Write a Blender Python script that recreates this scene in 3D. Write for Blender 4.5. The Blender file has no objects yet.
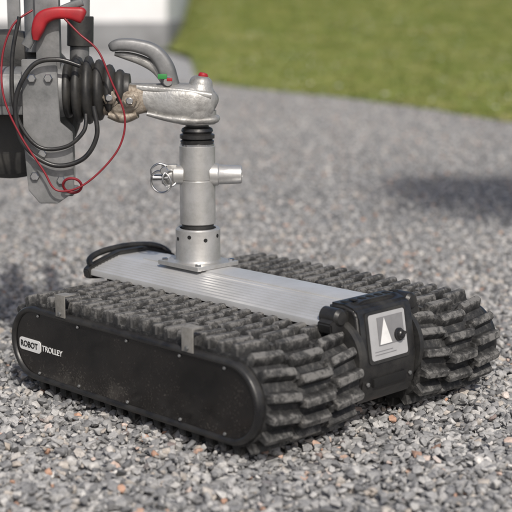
import bpy, bmesh, math, random
import numpy as np
from mathutils import Vector, Matrix, noise
random.seed(7); rng=np.random.default_rng(7)
sc=bpy.context.scene
# ------------------------------------------------------------------ camera numbers
F=1329.0; CX,CY,CZ=2.412,-1.627,0.832; TH=0.7916; PITCH=0.1865
RT=Vector((math.cos(TH),math.sin(TH),0)); FWH=Vector((-math.sin(TH),math.cos(TH),0)); UP=Vector((0,0,1))
CAM=Vector((CX,CY,CZ)); CAMG=Vector((CX,CY,0))
def G(lat,dep,z=0.0): return CAMG+RT*lat+FWH*dep+UP*z
W=0.721; L=0.78; WT=0.264; XP=0.213
# ------------------------------------------------------------------ node helpers
def mat(name):
    m=bpy.data.materials.new(name); m.use_nodes=True
    nt=m.node_tree; b=nt.nodes['Principled BSDF']; return m,nt,b
def N(nt,t,**k):
    n=nt.nodes.new(t)
    for a,v in k.items():
        if a.startswith('i_'):
            key=a[2:]; key=int(key) if key.isdigit() else key.replace('_',' ')
            n.inputs[key].default_value=v
        else: setattr(n,a,v)
    return n
def ramp(nt,fac,stops,interp='LINEAR'):
    r=nt.nodes.new('ShaderNodeValToRGB'); r.color_ramp.interpolation=interp
    e=r.color_ramp.elements
    while len(e)<len(stops): e.new(0.5)
    for i,(p,c) in enumerate(stops):
        e[i].position=p; e[i].color=(c[0],c[1],c[2],1) if hasattr(c,'__len__') else (c,c,c,1)
    nt.links.new(fac,r.inputs[0]); return r
def simple(name,col,rough=.5,metal=0,dirt=None,dscale=30,bump=0,bscale=200,rvar=.12,coat=0):
    m,nt,b=mat(name)
    b.inputs['Metallic'].default_value=metal
    tc=N(nt,'ShaderNodeTexCoord')
    n=N(nt,'ShaderNodeTexNoise',i_Scale=dscale,i_Detail=5.0,i_Roughness=.65)
    nt.links.new(tc.outputs['Object'],n.inputs['Vector'])
    d=dirt if dirt else tuple(c*.8 for c in col)
    r=ramp(nt,n.outputs['Fac'],[(.38,col),(.68,d)])
    nt.links.new(r.outputs[0],b.inputs['Base Color'])
    mr=N(nt,'ShaderNodeMapRange'); mr.inputs[3].default_value=max(0,rough-rvar); mr.inputs[4].default_value=min(1,rough+rvar)
    mr.inputs[1].default_value=.3; mr.inputs[2].default_value=.7
    nt.links.new(n.outputs['Fac'],mr.inputs[0]); nt.links.new(mr.outputs[0],b.inputs['Roughness'])
    if coat: b.inputs['Coat Weight'].default_value=coat; b.inputs['Coat Roughness'].default_value=.12
    if bump:
        n2=N(nt,'ShaderNodeTexNoise',i_Scale=bscale,i_Detail=3.0)
        nt.links.new(tc.outputs['Object'],n2.inputs['Vector'])
        bp=N(nt,'ShaderNodeBump',i_Strength=bump,i_Distance=.002)
        nt.links.new(n2.outputs['Fac'],bp.inputs['Height']); nt.links.new(bp.outputs[0],b.inputs['Normal'])
    return m
M_alu=simple('anodised_aluminium',(.60,.60,.60),.40,.45,(.49,.488,.48),9,rvar=.06)
M_post=simple('zinc_plated_steel',(.52,.515,.505),.40,.65,(.36,.355,.34),18,.2,90)
M_cast=simple('cast_galvanised',(.42,.415,.40),.48,.55,(.20,.195,.185),25,.5,120)
M_galv=simple('galvanised_steel',(.25,.25,.25),.55,.5,(.12,.125,.125),12,.2,80)
M_chrome=simple('bright_steel',(.6,.6,.6),.25,1,(.4,.4,.4),40)
M_rusty=simple('weathered_bolt',(.33,.29,.24),.6,.5,(.14,.11,.08),60,.5,200)
M_black=simple('black_plastic',(.012,.012,.013),.38,0,(.030,.029,.027),20,.1,300)
M_matt=simple('matt_black',(.014,.014,.015),.55,0,(.034,.033,.030),22,.2,200)
M_bellow=simple('rubber_bellows',(.016,.016,.016),.55,0,(.040,.038,.034),18,.2,100)
M_dark=simple('hole_dark',(.004,.004,.004),.8)
M_red=simple('red_plastic',(.36,.012,.018),.45,0,(.22,.008,.012),20)
M_green=simple('green_plastic',(.03,.22,.05),.4)
M_redcable=simple('red_cable',(.20,.010,.018),.5)
M_label=simple('label_silver',(.44,.44,.445),.4,.15,(.36,.36,.365),10)
M_labeldk=simple('label_grey_print',(.20,.20,.205),.45,0,(.16,.16,.165),20)
M_white=simple('white_print',(.72,.72,.71),.5,0,(.6,.6,.59),40)
M_clear=simple('grey_tab',(.30,.29,.27),.45,.3,(.20,.19,.17),40)
def panel_mat():
    m,nt,b=mat('panel_gloss_black')
    tc=N(nt,'ShaderNodeTexCoord')
    n=N(nt,'ShaderNodeTexNoise',i_Scale=9.0,i_Detail=6.0,i_Roughness=.6)
    n2=N(nt,'ShaderNodeTexNoise',i_Scale=260.0,i_Detail=3.0)
    nt.links.new(tc.outputs['Object'],n.inputs['Vector']); nt.links.new(tc.outputs['Object'],n2.inputs['Vector'])
    sp=N(nt,'ShaderNodeSeparateXYZ'); nt.links.new(tc.outputs['Object'],sp.inputs[0])
    dz=N(nt,'ShaderNodeMapRange'); dz.inputs[1].default_value=.12; dz.inputs[2].default_value=.03; dz.inputs[3].default_value=0; dz.inputs[4].default_value=.20
    nt.links.new(sp.outputs[2],dz.inputs[0])
    sp2=ramp(nt,n2.outputs['Fac'],[(.56,0.0),(.72,.26)])
    a=N(nt,'ShaderNodeMath',operation='ADD'); nt.links.new(n.outputs['Fac'],a.inputs[0]); nt.links.new(dz.outputs[0],a.inputs[1])
    a2=N(nt,'ShaderNodeMath',operation='ADD'); nt.links.new(a.outputs[0],a2.inputs[0]); nt.links.new(sp2.outputs[0],a2.inputs[1])
    r=ramp(nt,a2.outputs[0],[(.42,(.005,.005,.005)),(.72,(.016,.014,.013)),(.98,(.08,.074,.065))])
    nt.links.new(r.outputs[0],b.inputs['Base Color'])
    r2=ramp(nt,n.outputs['Fac'],[(.3,.10),(.7,.27)])
    nt.links.new(r2.outputs[0],b.inputs['Roughness']); return m
M_panel=panel_mat()
def tread_mat():
    m,nt,b=mat('dusty_tread_rubber')
    tc=N(nt,'ShaderNodeTexCoord'); g=N(nt,'ShaderNodeNewGeometry')
    at=N(nt,'ShaderNodeAttribute',attribute_name='lugtop')
    n=N(nt,'ShaderNodeTexNoise',i_Scale=60.0,i_Detail=6.0,i_Roughness=.75)
    n3=N(nt,'ShaderNodeTexNoise',i_Scale=13.0,i_Detail=3.0)
    nt.links.new(tc.outputs['Object'],n.inputs['Vector']); nt.links.new(tc.outputs['Object'],n3.inputs['Vector'])
    pt=ramp(nt,g.outputs['Pointiness'],[(.49,0.0),(.60,1.0)])
    a=N(nt,'ShaderNodeMath',operation='MULTIPLY_ADD'); a.inputs[1].default_value=.20
    nt.links.new(at.outputs['Fac'],a.inputs[0]); nt.links.new(n.outputs['Fac'],a.inputs[2])
    a2=N(nt,'ShaderNodeMath',operation='MULTIPLY_ADD'); a2.inputs[1].default_value=.16
    nt.links.new(pt.outputs[0],a2.inputs[0]); nt.links.new(a.outputs[0],a2.inputs[2])
    a3=N(nt,'ShaderNodeMath',operation='MULTIPLY_ADD'); a3.inputs[1].default_value=.30
    nt.links.new(n3.outputs['Fac'],a3.inputs[0]); nt.links.new(a2.outputs[0],a3.inputs[2])
    r=ramp(nt,a3.outputs[0],[(.62,(.008,.008,.008)),(.82,(.024,.024,.024)),(.93,(.058,.057,.055)),(1.0,(.135,.132,.127))])
    nt.links.new(r.outputs[0],b.inputs['Base Color'])
    rr=ramp(nt,a3.outputs[0],[(.6,.5),(1.0,.85)]); nt.links.new(rr.outputs[0],b.inputs['Roughness'])
    bp=N(nt,'ShaderNodeBump',i_Strength=.6,i_Distance=.0015)
    nt.links.new(n.outputs['Fac'],bp.inputs['Height']); nt.links.new(bp.outputs[0],b.inputs['Normal'])
    return m
M_tread=tread_mat()
# ------------------------------------------------------------------ mesh helpers
def empty(name,loc=(0,0,0)):
    e=bpy.data.objects.new(name,None); e.location=loc; sc.collection.objects.link(e); e.empty_display_size=.1; return e
def finish(bm,name,m,parent,smooth=True,ang=35):
    bmesh.ops.recalc_face_normals(bm,faces=bm.faces[:])
    me=bpy.data.meshes.new(name); bm.to_mesh(me); bm.free()
    me.materials.append(m)
    if smooth:
        me.polygons.foreach_set('use_smooth',[True]*len(me.polygons))
        me.set_sharp_from_angle(angle=math.radians(ang))
    o=bpy.data.objects.new(name,me); sc.collection.objects.link(o)
    if parent: o.parent=parent
    return o
def box(name,c,s,m,parent,bev=.002,rot=None,seg=2):
    bm=bmesh.new(); bmesh.ops.create_cube(bm,size=1)
    bmesh.ops.scale(bm,vec=s,verts=bm.verts)
    if bev: bmesh.ops.bevel(bm,geom=bm.edges[:],offset=bev,segments=seg,affect='EDGES',profile=.6)
    if rot is not None: bmesh.ops.transform(bm,matrix=rot,verts=bm.verts)
    bmesh.ops.translate(bm,vec=c,verts=bm.verts)
    return finish(bm,name,m,parent)
def axis_frame(ax):
    ax=Vector(ax).normalized(); t=Vector((0,0,1)) if abs(ax.z)<.9 else Vector((1,0,0))
    a=t.cross(ax).normalized(); b=ax.cross(a); return ax,a,b
def lathe(name,p0,ax,prof,m,parent,seg=40,closed_ends=True,ang=30):
    ax,a,b=axis_frame(ax); p0=Vector(p0); bm=bmesh.new(); rings=[]
    for d,r in prof:
        rings.append([bm.verts.new(p0+ax*d+(a*math.cos(t)+b*math.sin(t))*max(r,1e-5)) for t in [2*math.pi*i/seg for i in range(seg)]])
    for i in range(len(rings)-1):
        for j in range(seg):
            bm.faces.new((rings[i][j],rings[i][(j+1)%seg],rings[i+1][(j+1)%seg],rings[i+1][j]))
    if closed_ends: bm.faces.new(rings[0]); bm.faces.new(rings[-1])
    return finish(bm,name,m,parent,ang=ang)
def cyl(name,p0,p1,r,m,parent,seg=32,bev=.0015):
    p0=Vector(p0);p1=Vector(p1);l=(p1-p0).length; bev=min(bev,l*.3,r*.3)
    return lathe(name,p0,p1-p0,[(0,r-bev),(bev,r),(l-bev,r),(l,r-bev)],m,parent,seg)
def smoothpath(P,n=8):
    P=[Vector(p) for p in P]; out=[]
    for i in range(len(P)-1):
        a=P[max(i-1,0)];b=P[i];c=P[i+1];d=P[min(i+2,len(P)-1)]
        for k in range(n):
            t=k/n; out.append(.5*((2*b)+(c-a)*t+(2*a-5*b+4*c-d)*t*t+(3*b-a-3*c+d)*t**3))
    out.append(P[-1]); return out
def tube(name,P,r,m,parent,n=8,seg=12):
    Q=smoothpath(P,n); bm=bmesh.new(); rings=[]; prev=None
    for i,p in enumerate(Q):
        t=(Q[min(i+1,len(Q)-1)]-Q[max(i-1,0)]).normalized()
        if prev is None: _,a,b=axis_frame(t)
        else:
            a=(prev-t*prev.dot(t)).normalized(); b=t.cross(a)
        prev=a
        rr=r if not hasattr(r,'__len__') else r[0]+(r[1]-r[0])*i/(len(Q)-1)
        rings.append([bm.verts.new(p+(a*math.cos(q)+b*math.sin(q))*rr) for q in [2*math.pi*j/seg for j in range(seg)]])
    for i in range(len(rings)-1):
        for j in range(seg): bm.faces.new((rings[i][j],rings[i][(j+1)%seg],rings[i+1][(j+1)%seg],rings[i+1][j]))
    bm.faces.new(rings[0]); bm.faces.new(rings[-1])
    return finish(bm,name,m,parent)
def torus(name,c,ax,R,r,m,parent,sg=36,sr=10):
    ax,a,b=axis_frame(ax); c=Vector(c); bm=bmesh.new(); rings=[]
    for i in range(sg):
        t=2*math.pi*i/sg; d=a*math.cos(t)+b*math.sin(t)
        rings.append([bm.verts.new(c+d*(R+r*math.cos(q))+ax*r*math.sin(q)) for q in [2*math.pi*j/sr for j in range(sr)]])
    for i in range(sg):
        for j in range(sr): bm.faces.new((rings[i][j],rings[i][(j+1)%sr],rings[(i+1)%sg][(j+1)%sr],rings[(i+1)%sg][j]))
    return finish(bm,name,m,parent)
def extrude_poly(name,pts,vec,m,parent,bev=0,seg=2,smooth=True):
    bm=bmesh.new(); vs=[bm.verts.new(p) for p in pts]; f=bm.faces.new(vs)
    r=bmesh.ops.extrude_face_region(bm,geom=[f]); nv=[v for v in r['geom'] if isinstance(v,bmesh.types.BMVert)]
    bmesh.ops.translate(bm,vec=vec,verts=nv)
    bmesh.ops.recalc_face_normals(bm,faces=bm.faces[:])
    if bev:
        es=[e for e in bm.edges if len(e.link_faces)==2 and e.calc_face_angle(0)>.5]
        bmesh.ops.bevel(bm,geom=es,offset=bev,segments=seg,affect='EDGES',clamp_overlap=True)
    return finish(bm,name,m,parent,smooth)
# ================================================================== TRACKED TROLLEY
robot=empty('tracked_robot_trolley')
ZC=.111; XA,XB=.085,.695; RB=.087
def stadium(r,n=20,xa=XA,xb=XB,zc=ZC):
    P=[]
    for i in range(n+1):
        t=math.pi/2+math.pi*i/n; P.append((xa+r*math.cos(t),zc+r*math.sin(t)))
    for i in range(n+1):
        t=-math.pi/2+math.pi*i/n; P.append((xb+r*math.cos(t),zc+r*math.sin(t)))
    return P
def path_frame(s,r=RB):
    st=XB-XA; arc=math.pi*r; tot=2*st+2*arc; s%=tot
    if s<st: return (XA+s,ZC+r),(1,0),(0,1)
    s-=st
    if s<arc:
        t=math.pi/2-s/r; return (XB+r*math.cos(t),ZC+r*math.sin(t)),(math.sin(t),-math.cos(t)),(math.cos(t),math.sin(t))
    s-=arc
    if s<st: return (XB-s,ZC-r),(-1,0),(0,-1)
    s-=st; t=-math.pi/2-s/r
    return (XA+r*math.cos(t),ZC+r*math.sin(t)),(math.sin(t),-math.cos(t)),(math.cos(t),math.sin(t))
TOT=2*(XB-XA)+2*math.pi*RB
def build_track(y0,y1,name):
    bm=bmesh.new()
    lay=bm.verts.layers.float.new('lugtop')
    o=[(x,z) for x,z in stadium(RB,24)]; inn=[(x,z) for x,z in stadium(RB-.012,24)]
    n=len(o); rr=[]
    for (pts,y) in ((o,y0),(o,y1),(inn,y1),(inn,y0)): rr.append([bm.verts.new((x,y,z)) for x,z in pts])
    for k in range(4):
        A=rr[k];B=rr[(k+1)%4]
        for i in range(n): bm.faces.new((A[i],A[(i+1)%n],B[(i+1)%n],B[i]))
    NL=46; pitch=TOT/NL; w=(y1-y0)
    cols=[(0.0,.315,0.0),(.33,.67,.5),(.685,1.0,0.0)]
    for i in range(NL):
        for ci,(a,b,off) in enumerate(cols):
            s=(i+off)*pitch+random.uniform(-.0012,.0012)
            (px,pz),(tx,tz),(nx,nz)=path_frame(s)
            ya=y0+a*w; yb=y0+b*w
            hb=.0118+random.uniform(-.0006,.0006); ht=.0070; h=.0205+random.uniform(-.0016,.0008); ch=.0022
            def V(t,y,hh,top):
                v=bm.verts.new((px+tx*t+nx*hh,y,pz+tz*t+nz*hh)); v[lay]=top; return v
            skew=[.004,0,-.004][ci]+random.uniform(-.0008,.0008)
            def ring(hw,ins,hh,top):
                c=.003
                return [V(-hw-skew,ya+ins+c,hh,top),V(-hw+c-skew,ya+ins,hh,top),V(hw-c-skew,ya+ins,hh,top),V(hw-skew,ya+ins+c,hh,top),
                        V(hw+skew,yb-ins-c,hh,top),V(hw-c+skew,yb-ins,hh,top),V(-hw+c+skew,yb-ins,hh,top),V(-hw+skew,yb-ins-c,hh,top)]
            R=[ring(hb,0,-.002,0),ring(hb-.001,.001,.004,0),ring(ht+.001,.003,h-ch,.8),ring(ht-ch*.6,.003+ch,h,1.0)]
            for q in range(3):
                for j in range(8): bm.faces.new((R[q][j],R[q][(j+1)%8],R[q+1][(j+1)%8],R[q+1][j]))
            bm.faces.new(R[3])
            if ci<2:
                s2=s+pitch*.25*(1 if ci==0 else -1)
                (qx,qz),(ux,uz),(mx,mz)=path_frame(s2)
                yc=y0+(b+.0125)*w; hw=.010; hy=.006
                vs=[]
                for hh,k in ((-.001,1.0),(.011,.75)):
                    for sx,sy in ((-1,-1),(1,-1),(1,1),(-1,1)):
                        v=bm.verts.new((qx+ux*hw*k*sx+mx*hh,yc+hy*sy,qz+uz*hw*k*sx+mz*hh)); v[lay]=.2 if hh>0 else 0; vs.append(v)
                for j in range(4): bm.faces.new((vs[j],vs[(j+1)%4],vs[4+(j+1)%4],vs[4+j]))
                bm.faces.new(vs[4:8])
    return finish(bm,name,M_tread,robot,True,25)
TI=.010
build_track(TI,WT,'near_rubber_track')
build_track(W-WT,W-TI,'far_rubber_track')
RP=.081
def side_panel(y,sgn,tag):
    extrude_poly(tag+'_side_cover',[(x,y+sgn*.002,z) for x,z in stadium(RP-.004,24,XA-.002,XB+.002)],(0,-sgn*.016,0),M_panel,robot)
    bm=bmesh.new(); prof=[(RP,-.014),(RP,.004),(RP-.003,.008),(RP-.008,.0085),(RP-.0115,.006),(RP-.013,.0015)]
    rings=[[bm.verts.new((x,y+sgn*d,z)) for x,z in stadium(r,28,XA-.002,XB+.002)] for r,d in prof]
    n=len(rings[0])
    for k in range(len(rings)-1):
        for i in range(n): bm.faces.new((rings[k][i],rings[k][(i+1)%n],rings[k+1][(i+1)%n],rings[k+1][i]))
    finish(bm,tag+'_cover_rim',M_black,robot,ang=50)
    k=0
    for x in (.10,.24,.40,.56,.685):
        for z in (ZC+RP-.0175,ZC-RP+.0175):
            lathe('%s_screw_%d'%(tag,k),(x,y+sgn*.0015,z),(0,sgn,0),[(0,.0034),(.003,.0034),(.0040,.0022),(.0032,.0009),(.0032,0)],M_galv,robot,16); k+=1
side_panel(0,-1,'near'); side_panel(W,1,'far')
for y0,tag in ((WT-.012,'near'),(W-WT+.002,'far')):
    extrude_poly(tag+'_inner_cheek',[(x,y0,z) for x,z in stadium(RB-.012,20)],(0,.010,0),M_matt,robot)
for tag,y0,y1 in (('near',.012,WT-.014),('far',W-WT+.014,W-.012)):
    for i,x in enumerate((XA,XB)): cyl('%s_drive_roller_%d'%(tag,i),(x,y0,ZC),(x,y1,ZC),.072,M_matt,robot)
def tab(x,y,i):
    box('cover_tab_%d'%i,(x,y,ZC+RP+.020),(.032,.003,.048),M_clear,robot,.001)
    box('cover_tab_foot_%d'%i,(x,y+.014,ZC+RP+.042),(.030,.024,.003),M_clear,robot,.001)
    lathe('cover_tab_bolt_%d'%i,(x,y-.0015,ZC+RP+.004),(0,-1,0),[(0,.005),(.003,.005),(.004,.0035)],M_galv,robot,6)
tab(.19,-.009,0); tab(.590,-.009,1)
def text(body,size,x,y,z,m,name,rot=(math.pi/2,0,0),ext=.0004):
    cu=bpy.data.curves.new(name,'FONT'); cu.body=body; cu.size=size; cu.extrude=ext; cu.align_x='LEFT'; cu.align_y='CENTER'; cu.offset=.00025
    o=bpy.data.objects.new(name,cu); o.location=(x,y,z); o.rotation_euler=rot; sc.collection.objects.link(o)
    o.parent=robot; cu.materials.append(m); return o
bz=ZC-.006
def rrect(x0,x1,z0,z1,r,y,n=6):
    P=[]
    for cx,cz,a0 in ((x1-r,z1-r,0),(x0+r,z1-r,90),(x0+r,z0+r,180),(x1-r,z0+r,270)):
        for i in range(n+1):
            t=math.radians(a0+90*i/n); P.append((cx+r*math.cos(t),y,cz+r*math.sin(t)))
    return P
extrude_poly('badge_field',rrect(.030,.108,bz-.0135,bz+.0135,.008,-.0045),(0,.002,0),M_white,robot)
text('ROBOT',.0185,.0348,-.0050,bz,M_dark,'badge_text_dark')
text('TROLLEY',.0175,.112,-.0030,bz,M_white,'badge_text_white')
Y1=.240
box('chassis',(.37,W/2,.135),(.78,.165,.15),M_matt,robot,.006)
def deck_profile():
    P=[]
    ya,za=Y1-.007,.224; yb,zb=Y1+.072,.247
    nr=8
    for i in range(nr):
        for dt,dz in ((.0,.0),(.10,.0020),(.70,.0020),(.80,0.0)):
            t=(i+dt)/nr; P.append((ya+(yb-ya)*t, za+(zb-za)*t**.85+dz))
    P.append((yb+.002,zb+.0025)); P.append((yb+.004,zb+.003))
    yc=W-yb
    P.append((yc-.004,zb+.003)); P.append((yc-.002,zb+.0025))
    P+=[(W-y,z) for y,z in reversed(P[:nr*4])]
    return P+[(P[-1][0],P[-1][1]-.010),(W/2+.08,.225),(W/2-.08,.225),(P[0][0],P[0][1]-.010)]
DP=deck_profile()
extrude_poly('ribbed_aluminium_deck',[(-.018,y,z) for y,z in DP],(.723,0,0),M_alu,robot)
box('deck_centre_plate',(.375,W/2+.002,.2515),(.63,.074,.004),M_alu,robot,.0012)
def endframe(x0,x1,name):
    pr=[(Y1-.012,.206),(Y1-.016,.226),(Y1-.002,.236),(Y1+.07,.257),(Y1+.085,.260),(W-Y1-.085,.260),(W-Y1-.07,.257),(W-Y1+.002,.236),(W-Y1+.016,.226),(W-Y1+.012,.206),(W/2+.085,.20),(W/2-.085,.20)]
    return extrude_poly(name,[(x0,y,z) for y,z in pr],(x1-x0,0,0),M_black,robot,.003,2)
endframe(.705,.742,'front_end_frame'); endframe(-.040,-.018,'rear_end_frame')
for i in range(7):
    y=W/2-.075+i*.025
    box('frame_vent_%d'%i,(.724,y,.2603),(.014,.013,.002),M_dark,robot,.0009)
for tag,y in (('near',Y1+.012),('far',W-Y1-.012)):
    lathe(tag+'_corner_boss',(.700,y,.236),(1,0,0),[(0,.015),(.002,.018),(.040,.018),(.047,.013),(.048,0)],M_black,robot,28)
tube('rear_grab_handle',[(-.025,Y1+.0,.232),(-.044,Y1+.010,.246),(-.052,Y1+.05,.257),(-.053,W/2,.262),(-.052,W-Y1-.05,.257),(-.044,W-Y1-.010,.246),(-.025,W-Y1-.0,.232)],.0075,M_black,robot)
# front housing
HX=.728
hp=[(HX-.04,.055),(HX+.030,.055),(HX+.046,.078),(HX+.052,.140),(HX+.036,.238),(HX+.026,.250),(HX+.0,.256),(HX-.04,.256)]
extrude_poly('front_housing',[(x,W/2-.085,z) for x,z in hp],(0,.170,0),M_black,robot,.006,3)
fa=Vector((HX+.052,W/2,.140)); fb=Vector((HX+.036,W/2,.238))
upv=(fb-fa).normalized(); nrm=Vector((upv.z,0,-upv.x)); yv=Vector((0,1,0))
LC=(fa+fb)/2+Vector((0,-.002,.003))
def onface(a,b,h=0): return LC+yv*a+upv*b+nrm*h
def facepoly(name,pts,m,h,t=.0012): return extrude_poly(name,[onface(a,b,h) for a,b in pts],tuple(nrm*t),m,robot)
def rr2(a0,a1,b0,b1,r,n=5): return [(p[0],p[2]) for p in rrect(a0,a1,b0,b1,r,0,n)]
facepoly('control_bezel',rr2(-.062,.062,-.054,.050,.009),M_matt,-.001,.0022)
facepoly('control_label',rr2(-.054,.056,-.047,.044,.006),M_label,.0003,.0018)
facepoly('label_dark_field',[(-.030,-.020),(-.030,.036),(.048,.036),(.048,-.020)],M_labeldk,.0026,.0006)
facepoly('label_arrow',[(-.028,-.018),(-.010,.034),(.008,-.018)],M_white,.0038,.0006)
for i in range(2): facepoly('label_text_line_%d'%i,[(-.044,-.030-i*.006),(.010+i*.010,-.030-i*.006),(.010+i*.010,-.0315-i*.006),(-.044,-.0315-i*.006)],M_labeldk,.0022,.0005)
lathe('control_knob',tuple(onface(.030,-.006,.003)),tuple(nrm),[(0,.013),(.004,.013),(.005,.010),(.011,.009),(.013,.007)],M_black,robot,24)
box('knob_grip',tuple(onface(.030,-.006,.016)),(.006,.017,.005),M_black,robot,.0015,Matrix.Rotation(.5,4,'X'))
for tag,y in (('near',W/2-.092),('far',W/2+.092)):
    lathe(tag+'_housing_cap',(HX-.02,y,.150),(0,1 if tag=='far' else -1,0),[(-.01,.082),(.002,.082),(.006,.076),(.006,0)],M_matt,robot,40)
box('tow_slot',(HX+.049,W/2,.100),(.010,.1,.018),M_dark,robot,.002)
for i in range(2): lathe('nose_screw_%d'%i,(HX+.049,W/2-.065+i*.13,.100),(1,0,0),[(0,.0045),(.003,.0045),(.004,.003)],M_galv,robot,12)
# ---------------- post assembly
PX,PY=XP,W/2
box('post_base_plate',(PX,PY,.259),(.135,.125,.010),M_post,robot,.002)
for i,(a,b) in enumerate(((-1,-1),(1,-1),(1,1),(-1,1))):
    lathe('base_bolt_%d'%i,(PX+a*.056,PY+b*.051,.264),(0,0,1),[(0,.007),(.004,.007),(.005,.005)],M_chrome,robot,6)
lathe('post_collar',(PX,PY,.262),(0,0,1),[(0,.056),(.004,.052),(.008,.0505),(.074,.0505),(.077,.048),(.077,.041),(.060,.041)],M_post,robot,56,False)
for i,d in enumerate((-60,-20,22,62)):
    a=math.radians(d)+math.atan2(-FWH.y,-FWH.x); v=Vector((math.cos(a),math.sin(a),0))
    lathe('collar_hole_%d'%i,(PX+v.x*.0465,PY+v.y*.0465,.262+(.062 if i%2 else .055)),v,[(0,.0045),(.0044,.0045)],M_dark,robot,16)
lathe('post_inner',(PX,PY,.262),(0,0,1),[(0,.036),(.10,.036)],M_matt,robot,32)
lathe('post_lower_tube',(PX,PY,.348),(0,0,1),[(0,.0375),(.002,.0400),(.098,.0400),(.100,.0385),(.102,.0400),(.175,.0400),(.178,.037)],M_post,robot,56)
lathe('ball_neck',(PX,PY,.523),(0,0,1),[(0,.030),(.004,.030),(.004,.036),(.012,.038),(.016,.033),(.018,.039),(.026,.039),(.029,.032),(.034,.036),(.040,.034),(.044,.026),(.060,.026)],M_black,robot,40)
lathe('ball_neck_ring',(PX,PY,.5245),(0,0,1),[(0,.0385),(.004,.0385)],M_chrome,robot,40)
def S(lat,dep,z): return Vector((PX,PY,0))+RT*lat+FWH*dep+UP*z
ZH=.460
lathe('cross_sleeve',S(.030,-.006,ZH),RT,[(0,.022),(.002,.023),(.064,.0205),(.068,.020),(.070,.017),(.070,.012),(.05,.012)],M_post,robot,32,False)
lathe('cross_sleeve_shoulder',S(.028,-.006,ZH),RT,[(0,.025),(.018,.025),(.022,.021)],M_post,robot,32)
lathe('clamp_boss',S(-.030,-.010,ZH),-RT,[(0,.022),(.022,.022),(.026,.018),(.034,.018)],M_post,robot,28)
box('clamp_lug',S(-.062,-.014,ZH+.002),(.034,.020,.044),M_cast,robot,.003,Matrix.Rotation(TH,4,'Z'))
cyl('locking_pin',S(-.100,-.018,ZH-.006),S(-.035,-.018,ZH-.006),.0075,M_chrome,robot)
cyl('pin_head',S(-.072,-.038,ZH+.012),S(-.072,-.004,ZH+.012),.009,M_chrome,robot)
torus('pin_ring',S(-.080,-.028,ZH-.014),(FWH+RT*.45+UP*.15),.025,.0026,M_chrome,robot)
torus('pin_spring_ring',S(-.060,-.030,ZH-.006),(FWH*.9-RT*.5),.018,.0024,M_chrome,robot)
tube('pin_clip',[S(-.098,-.018,ZH-.01),S(-.102,-.022,ZH+.012),S(-.086,-.026,ZH+.026),S(-.066,-.024,ZH+.022)],.0024,M_chrome,robot)
# ================================================================== TRAILER
trailer=empty('trailer')
def H(u,v,n=0):
    return Vector((PX,PY,0))+RT*((u-199)/450)+FWH*n+UP*(.256+(264-v)/442)
def sweep(name,secs,m,parent=trailer,e=2.6,seg=24,sub=5):
    A=np.array([[*s] for s in secs],float)
    out=[]
    for i in range(len(A)-1):
        a=A[max(i-1,0)];b=A[i];c=A[i+1];d=A[min(i+2,len(A)-1)]
        for k in range(sub):
            t=k/sub; out.append(.5*((2*b)+(c-a)*t+(2*a-5*b+4*c-d)*t*t+(3*b-a-3*c+d)*t**3))
    out.append(A[-1]); bm=bmesh.new(); rings=[]
    for i,o in enumerate(out):
        t=out[min(i+1,len(out)-1)][:2]-out[max(i-1,0)][:2]; t=t/(np.linalg.norm(t)+1e-9); nn=(-t[1],t[0])
        c=[]
        for j in range(seg):
            q=2*math.pi*j/seg; cx=math.copysign(abs(math.cos(q))**(2/e),math.cos(q)); cy=math.copysign(abs(math.sin(q))**(2/e),math.sin(q))
            c.append(bm.verts.new(H(o[0]+nn[0]*cx*o[3],o[1]+nn[1]*cx*o[3],o[2]+cy*o[4])))
        rings.append(c)
    for i in range(len(rings)-1):
        for j in range(seg): bm.faces.new((rings[i][j],rings[i][(j+1)%seg],rings[i+1][(j+1)%seg],rings[i+1][j]))
    bm.faces.new(rings[0]); bm.faces.new(rings[-1])
    return finish(bm,name,m,parent,ang=50)
def plate(name,uv,n,t,m,bev=.0015):
    return extrude_poly(name,[H(u,v,n) for u,v in uv],tuple(FWH*t),m,trailer,bev)
sweep('coupling_head',[(219,106,0,3,.012),(216,105,0,12,.030),(206,104,0,17,.040),(192,103,0,19,.046),(176,102,0,18,.044),(160,100,0,16,.036),(145,98,0,14,.032),(128,97,0,13,.030)],M_cast,e=2.8)
sweep('coupling_lip',[(222,119,0,1,.010),(218,119,0,4,.034),(200,120,0,5,.046),(184,119,0,5,.046),(168,117,0,4,.040),(150,113,0,3,.034)],M_cast)
lathe('coupling_socket',H(199,124),UP,[(0,.030),(.0,.041),(.010,.043),(.03,.043)],M_cast,trailer,40)
lathe('lock_dome',H(202,94,-.005),(UP+RT*.12),[(-.01,.033),(.008,.033),(.014,.028),(.022,.026),(.028,.025),(.034,.021),(.038,.014),(.038,0)],M_cast,trailer,32)
lathe('red_wear_indicator',H(205,79,-.006),(UP+RT*.25),[(-.003,.011),(.007,.011),(.011,.008),(.012,0)],M_red,trailer,24)
sweep('head_rib',[(214,96,-.03,3,.006),(190,92,-.036,3,.006),(165,90,-.03,3,.006),(140,88,-.026,3,.005)],M_cast)
sweep('coupling_handle',[(178,98,-.004,8,.020),(173,84,-.004,8.5,.021),(168,68,-.004,8.5,.023),(157,54,-.004,7.5,.024),(140,48,-.004,6.5,.024),(124,47,-.004,6,.022),(116,49,-.004,5,.019),(113,50,-.004,3,.012)],M_galv,e=3.6)
sweep('handle_inner_web',[(172,90,.0,4,.012),(160,72,.0,5,.012),(146,63,.0,5,.012),(130,58,.0,4,.010),(118,56,0,2,.008)],M_cast)
cyl('handle_pivot',H(171,82,-.034),H(171,82,.034),.010,M_chrome,trailer)
box('green_indicator',H(166,77,-.036),(.020,.004,.011),M_green,trailer,.001,Matrix.Rotation(TH,4,'Z'))
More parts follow.
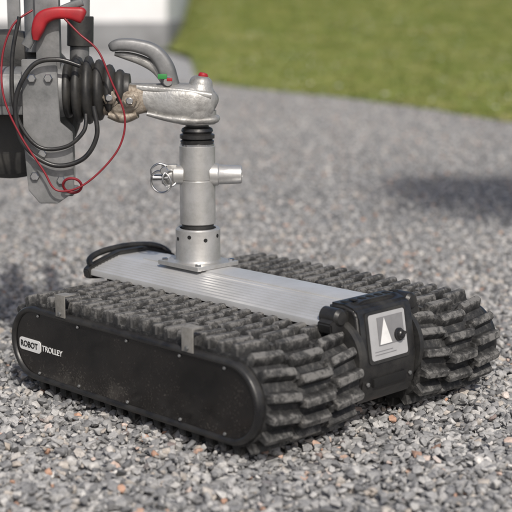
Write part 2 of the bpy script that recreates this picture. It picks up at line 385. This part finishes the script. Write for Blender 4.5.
box('red_indicator',H(173,80,-.037),(.012,.004,.007),M_red,trailer,.001,Matrix.Rotation(TH,4,'Z'))
sweep('coupling_shank',[(150,99,0,13,.030),(138,100,0,15,.036),(122,101,0,16,.036),(108,100,0,15,.034)],M_rusty,e=4)
for i,(u,v) in enumerate(((114,97),(134,100))):
    lathe('shank_bolt_%d'%i,H(u,v,-.034),-FWH,[(0,.021),(.004,.021),(.005,.018)],M_rusty,trailer,28)
    lathe('shank_nut_%d'%i,H(u,v,-.038),-FWH,[(0,.016),(.011,.016),(.013,.013)],M_rusty,trailer,6,ang=20)
    lathe('shank_stud_%d'%i,H(u,v,-.050),-FWH,[(0,.0075),(.007,.0075),(.008,.006)],M_chrome,trailer,16)
sweep('shank_foot',[(112,114,-.01,4,.03),(126,117,-.01,6,.03),(140,114,-.01,4,.03)],M_rusty)
px=450.; nb=6; length=62/px
prof=[(0,.040)]
for i in range(nb):
    t0=i/nb; env=[.062,.074,.076,.068,.057,.046][i]
    d=t0*length; s=length/nb
    prof+=[(d+s*.05,env*.82),(d+s*.25,env*.96),(d+s*.5,env),(d+s*.75,env*.96),(d+s*.95,env*.82)]
prof+=[(length,.038),(length+.010,.036)]
lathe('rubber_bellows',H(66,91),RT,prof,M_bellow,trailer,48,ang=60)
lathe('overrun_housing',H(68,91),-RT,[(0,.058),(.01,.060),(.02,.052),(.16,.052),(.17,.046)],M_galv,trailer,40)
plate('bracket_main_plate',[(30,60),(64,60),(66,120),(78,130),(78,188),(62,199),(44,199),(33,186),(30,140)],-.065,.010,M_galv)
plate('bracket_back_plate',[(26,60),(62,60),(64,120),(72,130),(72,182),(44,196),(33,186),(28,140)],.055,.010,M_galv)
box('bracket_foot',H(57,190,-.004),(.085,.10,.012),M_galv,trailer,.002,Matrix.Rotation(TH,4,'Z'))
for i,(u,v) in enumerate(((40,78),(56,78),(40,172),(66,176),(48,150))):
    lathe('bracket_bolt_%d'%i,H(u,v,-.065),-FWH,[(0,.010),(.007,.010),(.009,.008)],M_chrome,trailer,6,ang=20)
box('bracket_upright',H(54,18,-.02),(.052,.030,.26),M_galv,trailer,.003,Matrix.Rotation(TH,4,'Z'))
cyl('jockey_tube',H(76,88,.10),H(84,-130,.10),.022,M_galv,trailer)
cyl('jockey_clamp',H(78,50,.10),H(79,20,.10),.030,M_matt,trailer)
cyl('winch_post',H(38,55,.04),H(38,-170,.04),.026,M_galv,trailer)
sweep('brake_lever',[(34,48,-.05,5,.006),(46,30,-.05,5,.006),(60,18,-.05,4,.006),(90,6,-.05,4,.006)],M_galv)
sweep('brake_grip',[(44,42,-.052,3,.010),(46,33,-.052,6,.014),(51,22,-.052,7,.014),(63,17,-.052,6,.014),(78,17,-.052,6,.013),(89,19,-.052,7.5,.013),(92,20,-.052,4,.008)],M_red,e=3.4)
tube('black_brake_cable',[H(88,66,-.08),H(66,60,-.085),H(42,66,-.085),H(25,98,-.085),H(30,138,-.085),H(58,160,-.085),H(88,155,-.085),H(103,132,-.085),H(100,104,-.08)],.0052,M_black,trailer)
tube('black_electric_cable',[H(30,20,-.07),H(22,60,-.075),H(24,110,-.08),H(44,142,-.08),H(72,143,-.08),H(90,128,-.08),H(92,112,-.07)],.0045,M_black,trailer)
tube('red_breakaway_cable',[H(74,22,-.075),H(88,36,-.08),H(106,52,-.085),H(118,80,-.085),H(130,112,-.08),H(126,140,-.08),H(108,164,-.085),H(84,182,-.09),H(62,184,-.09),H(50,165,-.09),H(28,130,-.09),H(14,95,-.09),H(13,58,-.08),H(24,28,-.075),H(42,14,-.06)],.0023,M_redcable,trailer)
torus('cable_eye',H(78,180,-.088),FWH+UP*.6,.020,.003,M_redcable,trailer)
WC=H(2,108,.10)
def wheel(c,ax,R,w,tag,rim=None):
    rim=rim or M_galv
    lathe(tag+'_tyre',Vector(c)-Vector(ax)*w/2,ax,[(0,R*.62),(w*.02,R*.80),(w*.1,R*.93),(w*.22,R*.985),(w*.36,R),(w*.38,R*.97),(w*.42,R*.97),(w*.44,R),(w*.56,R),(w*.58,R*.97),(w*.62,R*.97),(w*.64,R),(w*.78,R*.985),(w*.9,R*.93),(w*.98,R*.8),(w,R*.62)],M_bellow,trailer,56)
    lathe(tag+'_rim',Vector(c)-Vector(ax)*w*.505,ax,[(0,R*.58),(0,R*.64),(w*.01,R*.58),(w*.12,R*.50),(w*.10,R*.25),(w*.03,R*.20),(w*.03,0.001)],rim,trailer,40,False)
wheel(WC,FWH,.170,.09,'jockey_wheel',M_matt)
box('jockey_fork',H(6,30,.165),(.03,.010,.36),M_galv,trailer,.002,Matrix.Rotation(TH,4,'Z'))
RZ=Matrix.Rotation(TH,4,'Z')
def TB(lat,dep,z): return Vector((PX,PY,0))+RT*lat+FWH*dep+UP*z
box('drawbar',TB(-1.12,0,.64),(1.5,.08,.09),M_galv,trailer,.005,RZ)
for s in (-1,1):
    d=Matrix.Rotation(TH+s*.32,4,'Z'); box('a_frame_arm_%d'%(s+1),TB(-1.30,-s*.28,.60),(1.35,.06,.08),M_galv,trailer,.005,d)
box('bed_floor',TB(-3.0,0,.62),(2.2,1.4,.05),M_galv,trailer,.005,RZ)
for s in (-1,1):
    box('bed_side_%d'%(s+1),TB(-3.0,s*.7,.80),(2.2,.03,.34),M_galv,trailer,.004,RZ)
    wheel(TB(-3.1,s*.83,.30),FWH*s*-1,.30,.17,'road_wheel_%d'%(s+1))
    tube('mudguard_%d'%(s+1),[TB(-3.1+.38*math.cos(a),s*.83,.30+.38*math.sin(a)) for a in [math.pi*i/8 for i in range(9)]],.02,M_black,trailer)
for x in (-1.9,-4.1): box('bed_end_%d'%int(-x),TB(x,0,.80),(.03,1.37,.34),M_galv,trailer,.004,RZ)
cyl('axle',TB(-3.1,-.75,.30),TB(-3.1,.75,.30),.03,M_galv,trailer)
for s in (-1,1): box('axle_hanger_%d'%(s+1),TB(-3.1,s*.5,.455),(.10,.05,.30),M_galv,trailer,.003,RZ)
# ================================================================== GROUND
def sheet(name,pts,m,z):
    bm=bmesh.new(); bm.faces.new([bm.verts.new((p[0],p[1],z)) for p in pts]); return finish(bm,name,m,None,False)
def ground_mat():
    m,nt,b=mat('gravel_ground')
    tc=N(nt,'ShaderNodeTexCoord')
    v=N(nt,'ShaderNodeTexVoronoi',i_Scale=46.0,feature='F1'); nt.links.new(tc.outputs['Object'],v.inputs['Vector'])
    sx=N(nt,'ShaderNodeSeparateColor'); nt.links.new(v.outputs['Color'],sx.inputs[0])
    r=ramp(nt,sx.outputs[0],[(0,(.18,.181,.183)),(.35,(.32,.321,.322)),(.7,(.45,.45,.445)),(.95,(.62,.61,.60)),(1,(.6,.55,.5))])
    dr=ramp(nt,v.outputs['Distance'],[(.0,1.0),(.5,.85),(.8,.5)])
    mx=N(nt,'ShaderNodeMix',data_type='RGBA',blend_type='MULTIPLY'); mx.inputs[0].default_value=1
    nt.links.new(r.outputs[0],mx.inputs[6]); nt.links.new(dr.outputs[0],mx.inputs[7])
    nt.links.new(mx.outputs[2],b.inputs['Base Color']); b.inputs['Roughness'].default_value=.9
    bp=N(nt,'ShaderNodeBump',i_Strength=.5,i_Distance=.008,invert=True)
    nt.links.new(v.outputs['Distance'],bp.inputs['Height']); nt.links.new(bp.outputs[0],b.inputs['Normal'])
    return m
M_ground=ground_mat()
c=CAMG
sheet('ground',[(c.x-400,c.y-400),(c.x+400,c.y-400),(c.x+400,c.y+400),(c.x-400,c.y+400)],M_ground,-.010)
def stone_mat():
    m,nt,b=mat('crushed_granite')
    oi=N(nt,'ShaderNodeObjectInfo'); tc=N(nt,'ShaderNodeTexCoord')
    r=ramp(nt,oi.outputs['Random'],[(0,(.145,.147,.15)),(.25,(.222,.223,.226)),(.5,(.295,.294,.292)),(.72,(.375,.37,.365)),(.86,(.455,.445,.43)),(.93,(.37,.325,.28)),(.965,(.60,.59,.57)),(.99,(.46,.26,.17)),(1.0,(.18,.18,.19))])
    n=N(nt,'ShaderNodeTexNoise',i_Scale=4.5,i_Detail=4.0,i_Roughness=.7); nt.links.new(tc.outputs['Object'],n.inputs['Vector'])
    r2=ramp(nt,n.outputs['Fac'],[(.3,.66),(.7,1.2)])
    mx=N(nt,'ShaderNodeMix',data_type='RGBA',blend_type='MULTIPLY'); mx.inputs[0].default_value=1
    nt.links.new(r.outputs[0],mx.inputs[6]); nt.links.new(r2.outputs[0],mx.inputs[7])
    nt.links.new(mx.outputs[2],b.inputs['Base Color']); b.inputs['Roughness'].default_value=.78
    return m
M_stone=stone_mat()
scol=bpy.data.collections.new('stone_variants')
for k in range(14):
    bm=bmesh.new(); s=(1,random.uniform(.6,.95),random.uniform(.5,.78))
    for i in range(random.randint(10,16)):
        v=Vector([random.gauss(0,1) for _ in range(3)]).normalized()*random.uniform(.8,1.08)
        bm.verts.new((v.x*s[0]*.5,v.y*s[1]*.5,v.z*s[2]*.5))
    r=bmesh.ops.convex_hull(bm,input=bm.verts[:])
    bmesh.ops.delete(bm,geom=[g for g in r['geom_interior'] if isinstance(g,bmesh.types.BMVert)],context='VERTS')
    bmesh.ops.bevel(bm,geom=bm.edges[:],offset=.045,segments=1,affect='EDGES',clamp_overlap=True)
    bmesh.ops.recalc_face_normals(bm,faces=bm.faces[:])
    me=bpy.data.meshes.new('stone_%d'%k); bm.to_mesh(me); bm.free(); me.materials.append(M_stone)
    me.polygons.foreach_set('use_smooth',[True]*len(me.polygons)); me.set_sharp_from_angle(angle=math.radians(32))
    scol.objects.link(bpy.data.objects.new('stone_%d'%k,me))
def scatter(name,pts,col,smin,smax,tilt,pwr=1.7):
    me=bpy.data.meshes.new(name); me.vertices.add(len(pts)); me.vertices.foreach_set('co',np.asarray(pts,dtype=np.float32).ravel()); me.update()
    o=bpy.data.objects.new(name,me); sc.collection.objects.link(o)
    ng=bpy.data.node_groups.new(name+'_scatter','GeometryNodeTree')
    ng.interface.new_socket('Geometry',in_out='INPUT',socket_type='NodeSocketGeometry'); ng.interface.new_socket('Geometry',in_out='OUTPUT',socket_type='NodeSocketGeometry')
    gi=ng.nodes.new('NodeGroupInput'); go=ng.nodes.new('NodeGroupOutput')
    ip=ng.nodes.new('GeometryNodeInstanceOnPoints'); ci=ng.nodes.new('GeometryNodeCollectionInfo')
    ci.inputs['Collection'].default_value=col; ci.inputs['Separate Children'].default_value=True; ci.inputs['Reset Children'].default_value=True
    rv=ng.nodes.new('FunctionNodeRandomValue'); rv.data_type='FLOAT_VECTOR'; rv.inputs[0].default_value=(-tilt,-tilt,0); rv.inputs[1].default_value=(tilt,tilt,6.283)
    rs=ng.nodes.new('FunctionNodeRandomValue'); rs.data_type='FLOAT'; rs.inputs[2].default_value=0; rs.inputs[3].default_value=1; rs.inputs['Seed'].default_value=5
    pw=ng.nodes.new('ShaderNodeMath'); pw.operation='POWER'; pw.inputs[1].default_value=pwr
    mr=ng.nodes.new('ShaderNodeMapRange'); mr.inputs[3].default_value=smin; mr.inputs[4].default_value=smax
    l=ng.links.new
    l(rs.outputs[1],pw.inputs[0]); l(pw.outputs[0],mr.inputs[0])
    l(gi.outputs[0],ip.inputs['Points']); l(ci.outputs[0],ip.inputs['Instance']); ip.inputs['Pick Instance'].default_value=True
    l(rv.outputs[0],ip.inputs['Rotation']); l(mr.outputs[0],ip.inputs['Scale']); l(ip.outputs[0],go.inputs[0])
    md=o.modifiers.new('scatter','NODES'); md.node_group=ng
    return o
EDGE=[(-14,27.0),(-6,26.0),(-1.62,24.4),(-.95,20.5),(-.62,14.8),(0.0,13.4),(.85,12.1),(1.40,10.8),(1.82,9.5),(2.9,7.9),(6,6.2),(14,4.5),(60,2)]
def edge_dep(lat): return np.interp(lat,[e[0] for e in EDGE],[e[1] for e in EDGE])
def gpts(n,d0,d1,kw,wb,zlo,zhi):
    out=[]
    while len(out)<n:
        d=rng.uniform(d0,d1,n); lt=rng.uniform(-1,1,n)*(kw*d1+wb)
        ok=(abs(lt)<kw*d+wb)&(d<edge_dep(lt)+.15)
        d=d[ok];lt=lt[ok]; z=rng.uniform(zlo,zhi,len(d))
        P=np.stack([CX+RT.x*lt+FWH.x*d,CY+RT.y*lt+FWH.y*d,z],1); out+=P.tolist()
    return out[:n]
def area(d0,d1,kw,wb): return kw*(d1*d1-d0*d0)+2*wb*(d1-d0)
P=gpts(int(area(1.5,5,.26,.45)*6600),1.5,5,.26,.45,-.008,.004)
P+=gpts(int(area(5,9,.23,.4)*2700),5,9,.23,.4,-.008,.003)
P+=gpts(int(area(9,14.9,.22,.2)*1700),9,14.9,.22,.2,-.008,.003)
scatter('gravel',P,scol,.011,.033,.6,2.0)
# ================================================================== LAWN
def sstep(x): x=max(0,min(1,x)); return x*x*(3-2*x)
def lawn_z(lat,dep): return .004+2.3*sstep((dep-16)/34)*sstep((lat+.078*dep)/1.4)
def grasscol(nt,fac): return ramp(nt,fac,[(.40,(.105,.150,.026)),(.56,(.165,.205,.040)),(.70,(.23,.245,.065)),(.85,(.32,.30,.12))])
def lawn_mat():
    m,nt,b=mat('lawn_soil_grass')
    tc=N(nt,'ShaderNodeTexCoord')
    n=N(nt,'ShaderNodeTexNoise',i_Scale=1.3,i_Detail=8.0,i_Roughness=.75); nt.links.new(tc.outputs['Object'],n.inputs['Vector'])
    n2=N(nt,'ShaderNodeTexNoise',i_Scale=9.0,i_Detail=6.0,i_Roughness=.8); nt.links.new(tc.outputs['Object'],n2.inputs['Vector'])
    r=grasscol(nt,n.outputs['Fac'])
    r2=ramp(nt,n2.outputs['Fac'],[(.3,.42),(.5,.85),(.7,1.25)])
    mx=N(nt,'ShaderNodeMix',data_type='RGBA',blend_type='MULTIPLY'); mx.inputs[0].default_value=1
    nt.links.new(r.outputs[0],mx.inputs[6]); nt.links.new(r2.outputs[0],mx.inputs[7]); nt.links.new(mx.outputs[2],b.inputs['Base Color'])
    b.inputs['Roughness'].default_value=.95; return m
M_lawn=lawn_mat()
bm=bmesh.new(); lats=[-200,-60,-20,-8]+[-4+.3*i for i in range(60)]+[18,25,40,80,200]
grid=[]
for la in lats:
    e0=float(edge_dep(la)) if la<60 else 2; e0+=noise.noise(Vector((la*2.5,3,0)))*.2
    deps=[e0+(380-e0)*((k/50)**3.2) for k in range(51)]
    grid.append([bm.verts.new(G(la,d,lawn_z(la,d)+.002)) for d in deps])
for i in range(len(grid)-1):
    for j in range(50): bm.faces.new((grid[i][j],grid[i+1][j],grid[i+1][j+1],grid[i][j+1]))
finish(bm,'lawn',M_lawn,None,True,80)
def grass_mat():
    m,nt,b=mat('grass_blades'); oi=N(nt,'ShaderNodeObjectInfo')
    g=N(nt,'ShaderNodeNewGeometry'); n=N(nt,'ShaderNodeTexNoise',i_Scale=1.3,i_Detail=4.0,i_Roughness=.75); nt.links.new(g.outputs['Position'],n.inputs['Vector'])
    a=N(nt,'ShaderNodeMath',operation='MULTIPLY_ADD'); a.inputs[1].default_value=.25; nt.links.new(oi.outputs['Random'],a.inputs[0]); nt.links.new(n.outputs['Fac'],a.inputs[2])
    r=grasscol(nt,a.outputs[0])
    nt.links.new(r.outputs[0],b.inputs['Base Color']); b.inputs['Roughness'].default_value=.6; return m
M_grass=grass_mat()
gcol=bpy.data.collections.new('grass_tufts')
for k in range(5):
    bm=bmesh.new()
    for i in range(14):
        a=random.uniform(0,6.28); x,y=random.uniform(-.05,.05),random.uniform(-.05,.05); h=random.uniform(.02,.04); w=random.uniform(.004,.007); ln=random.uniform(.01,.035)
        dx,dy=math.cos(a),math.sin(a); b2=random.uniform(0,6.28); lx,ly=math.cos(b2)*ln,math.sin(b2)*ln
        v=[bm.verts.new(p) for p in ((x-dx*w,y-dy*w,0),(x+dx*w,y+dy*w,0),(x+lx,y+ly,h))]
        bm.faces.new(v)
    me=bpy.data.meshes.new('tuft_%d'%k); bm.to_mesh(me); bm.free(); me.materials.append(M_grass); gcol.objects.link(bpy.data.objects.new('tuft_%d'%k,me))
def lawnpts(n,d1,kw,pw=.8):
    out=[]
    while len(out)<n:
        d=7+(d1-7)*rng.uniform(0,1,n)**pw; lt=rng.uniform(-1,1,n)*kw*d1
        ok=(abs(lt)<kw*d)&(d>edge_dep(lt)+rng.exponential(.16,n))
        d=d[ok];lt=lt[ok]
        out+=[tuple(G(a,b,lawn_z(a,b))) for a,b in zip(lt.tolist(),d.tolist())]
    return out[:n]
scatter('lawn_grass',lawnpts(42000,34,.24,1.0),gcol,.8,1.7,.25)
dcol=bpy.data.collections.new('daisies')
M_daisy=simple('daisy_petal',(.72,.72,.66),.6,0,(.6,.6,.5))
bm=bmesh.new(); ctr=bm.verts.new((0,0,.040)); ring=[bm.verts.new((.012*(1 if i%2 else .8)*math.cos(i*math.pi/8),.012*(1 if i%2 else .8)*math.sin(i*math.pi/8),.042)) for i in range(16)]
for i in range(16): bm.faces.new((ctr,ring[i],ring[(i+1)%16]))
me=bpy.data.meshes.new('daisy'); bm.to_mesh(me); bm.free(); me.materials.append(M_daisy); dcol.objects.link(bpy.data.objects.new('daisy',me))
scatter('daisies',[p for p in lawnpts(4200,32,.24,1.0) if noise.noise(Vector((p[0]*.6,p[1]*.6,0)))>-.12],dcol,.7,1.3,.5)
# ================================================================== HOUSE
house=empty('white_house')
M_render=simple('white_render_wall',(.76,.76,.77),.85,0,(.70,.70,.70),2,.3,60)
M_plinth=simple('grey_plinth',(.22,.225,.23),.85,0,(.16,.16,.165),3,.3,60)
M_roof=simple('slate_roof',(.06,.062,.068),.7,0,(.09,.09,.09),5,.5,20)
M_glass=simple('window_glass',(.02,.025,.03),.08); M_frame=simple('window_frame',(.7,.7,.7),.5)
HR=-1.62; HD=24.5; HWd=11.; HDp=8.
HB=G
box('walls',HB(HR-HWd/2,HD+HDp/2,1.53+.55),(HWd,HDp,3.1),M_render,house,.01,RZ)
box('plinth',HB(HR-HWd/2,HD+HDp/2,.265),(HWd+.05,HDp+.05,.55),M_plinth,house,.01,RZ)
hp=[HB(HR+.4,HD-.4,3.6),HB(HR+.4,HD+HDp+.4,3.6),HB(HR+.4,HD+HDp/2,6.2)]
extrude_poly('gable_roof',hp,tuple(-RT*(HWd+.8)),M_roof,house)
for i in range(3):
    la=HR-1.9-i*3.4
    box('window_frame_%d'%i,HB(la,HD-.01,2.1),(1.3,.08,1.3),M_frame,house,.01,RZ)
    box('window_pane_%d'%i,HB(la,HD-.045,2.1),(1.14,.03,1.14),M_glass,house,.004,RZ)
    box('window_mullion_%d'%i,HB(la,HD-.062,2.1),(.05,.02,1.14),M_frame,house,.002,RZ)
# tree added outside the right of the picture to cast the soft gravel shadow
M_leaf=simple('leaf_green',(.04,.07,.02),.6,0,(.08,.11,.03),2); M_bark=simple('bark',(.10,.075,.055),.9,0,(.05,.04,.03),30,.6,60)
lcol=bpy.data.collections.new('leaf_clumps')
for k in range(4):
    bm=bmesh.new()
    for i in range(14):
        c0=Vector([random.uniform(-.1,.1) for _ in range(3)]); d=Vector([random.gauss(0,1) for _ in range(3)]).normalized(); e=d.orthogonal().normalized(); l=random.uniform(.03,.05)
        bm.faces.new([bm.verts.new(c0),bm.verts.new(c0+d*l*.5+e*l*.3),bm.verts.new(c0+d*l),bm.verts.new(c0+d*l*.5-e*l*.3)])
    me=bpy.data.meshes.new('clump_%d'%k); bm.to_mesh(me); bm.free(); me.materials.append(M_leaf); lcol.objects.link(bpy.data.objects.new('clump_%d'%k,me))
shadow_caster_tree=empty('shadow_caster_tree')
TBp=(2.08,3.80)
tube('trunk',[G(TBp[0],TBp[1],-.02),G(TBp[0]-.03,TBp[1]+.02,.6),G(TBp[0]+.0,TBp[1],1.2),G(TBp[0]-.05,TBp[1],1.9)],(.06,.03),M_bark,shadow_caster_tree,6,14)
cr=[]
for i in range(10):
    a=i*2.4; e=random.uniform(.45,.95); z0=random.uniform(1.2,1.8)
    tip=(TBp[0]-.1+math.cos(a)*e,TBp[1]+math.sin(a)*e*.6,z0+random.uniform(.4,.8))
    tube('branch_%d'%i,[G(TBp[0]-.03,TBp[1],z0),G((TBp[0]+tip[0])/2,(TBp[1]+tip[1])/2,z0+.3),G(*tip)],(.018,.006),M_bark,shadow_caster_tree,4,8)
    for k in range(170):
        v=Vector([random.gauss(0,1) for _ in range(3)]); cr.append(tuple(G(tip[0]+v.x*.19,tip[1]+v.y*.17,tip[2]+v.z*.13)))
lf=scatter('shadow_caster_leaves',cr,lcol,.7,1.2,3.1); lf.parent=shadow_caster_tree; lf.name='leaves'
# ================================================================== LIGHT
EL=math.radians(44)
sd=(-FWH*.97+RT*.24); sd.normalize(); sv=Vector((sd.x*math.cos(EL),sd.y*math.cos(EL),math.sin(EL)))
ld=bpy.data.lights.new('sun','SUN'); ld.energy=3.5; ld.angle=math.radians(1.2); ld.color=(1,.95,.875)
lo=bpy.data.objects.new('sun',ld); lo.rotation_euler=(-sv).to_track_quat('-Z','Y').to_euler(); sc.collection.objects.link(lo)
w=bpy.data.worlds.new('World'); sc.world=w; w.use_nodes=True; nt=w.node_tree
sky=nt.nodes.new('ShaderNodeTexSky'); sky.sky_type='NISHITA'; sky.sun_disc=False; sky.sun_elevation=EL; sky.sun_rotation=math.atan2(sv.x,sv.y)
sky.dust_density=3.5; sky.air_density=.85
nt.links.new(sky.outputs[0],nt.nodes['Background'].inputs[0]); nt.nodes['Background'].inputs[1].default_value=.115
# ================================================================== CAMERA
cd=bpy.data.cameras.new('camera'); co=bpy.data.objects.new('camera',cd); sc.collection.objects.link(co); sc.camera=co
cd.sensor_width=36; cd.lens=F/512*36; cd.clip_end=2000; cd.clip_start=.05
fw=FWH*math.cos(PITCH)-UP*math.sin(PITCH)
co.location=CAM; co.rotation_euler=fw.to_track_quat('-Z','Y').to_euler()
cd.dof.use_dof=True; cd.dof.focus_distance=2.82; cd.dof.aperture_fstop=3.4
sc.view_settings.view_transform='Standard'; sc.view_settings.look='None'; sc.view_settings.exposure=0
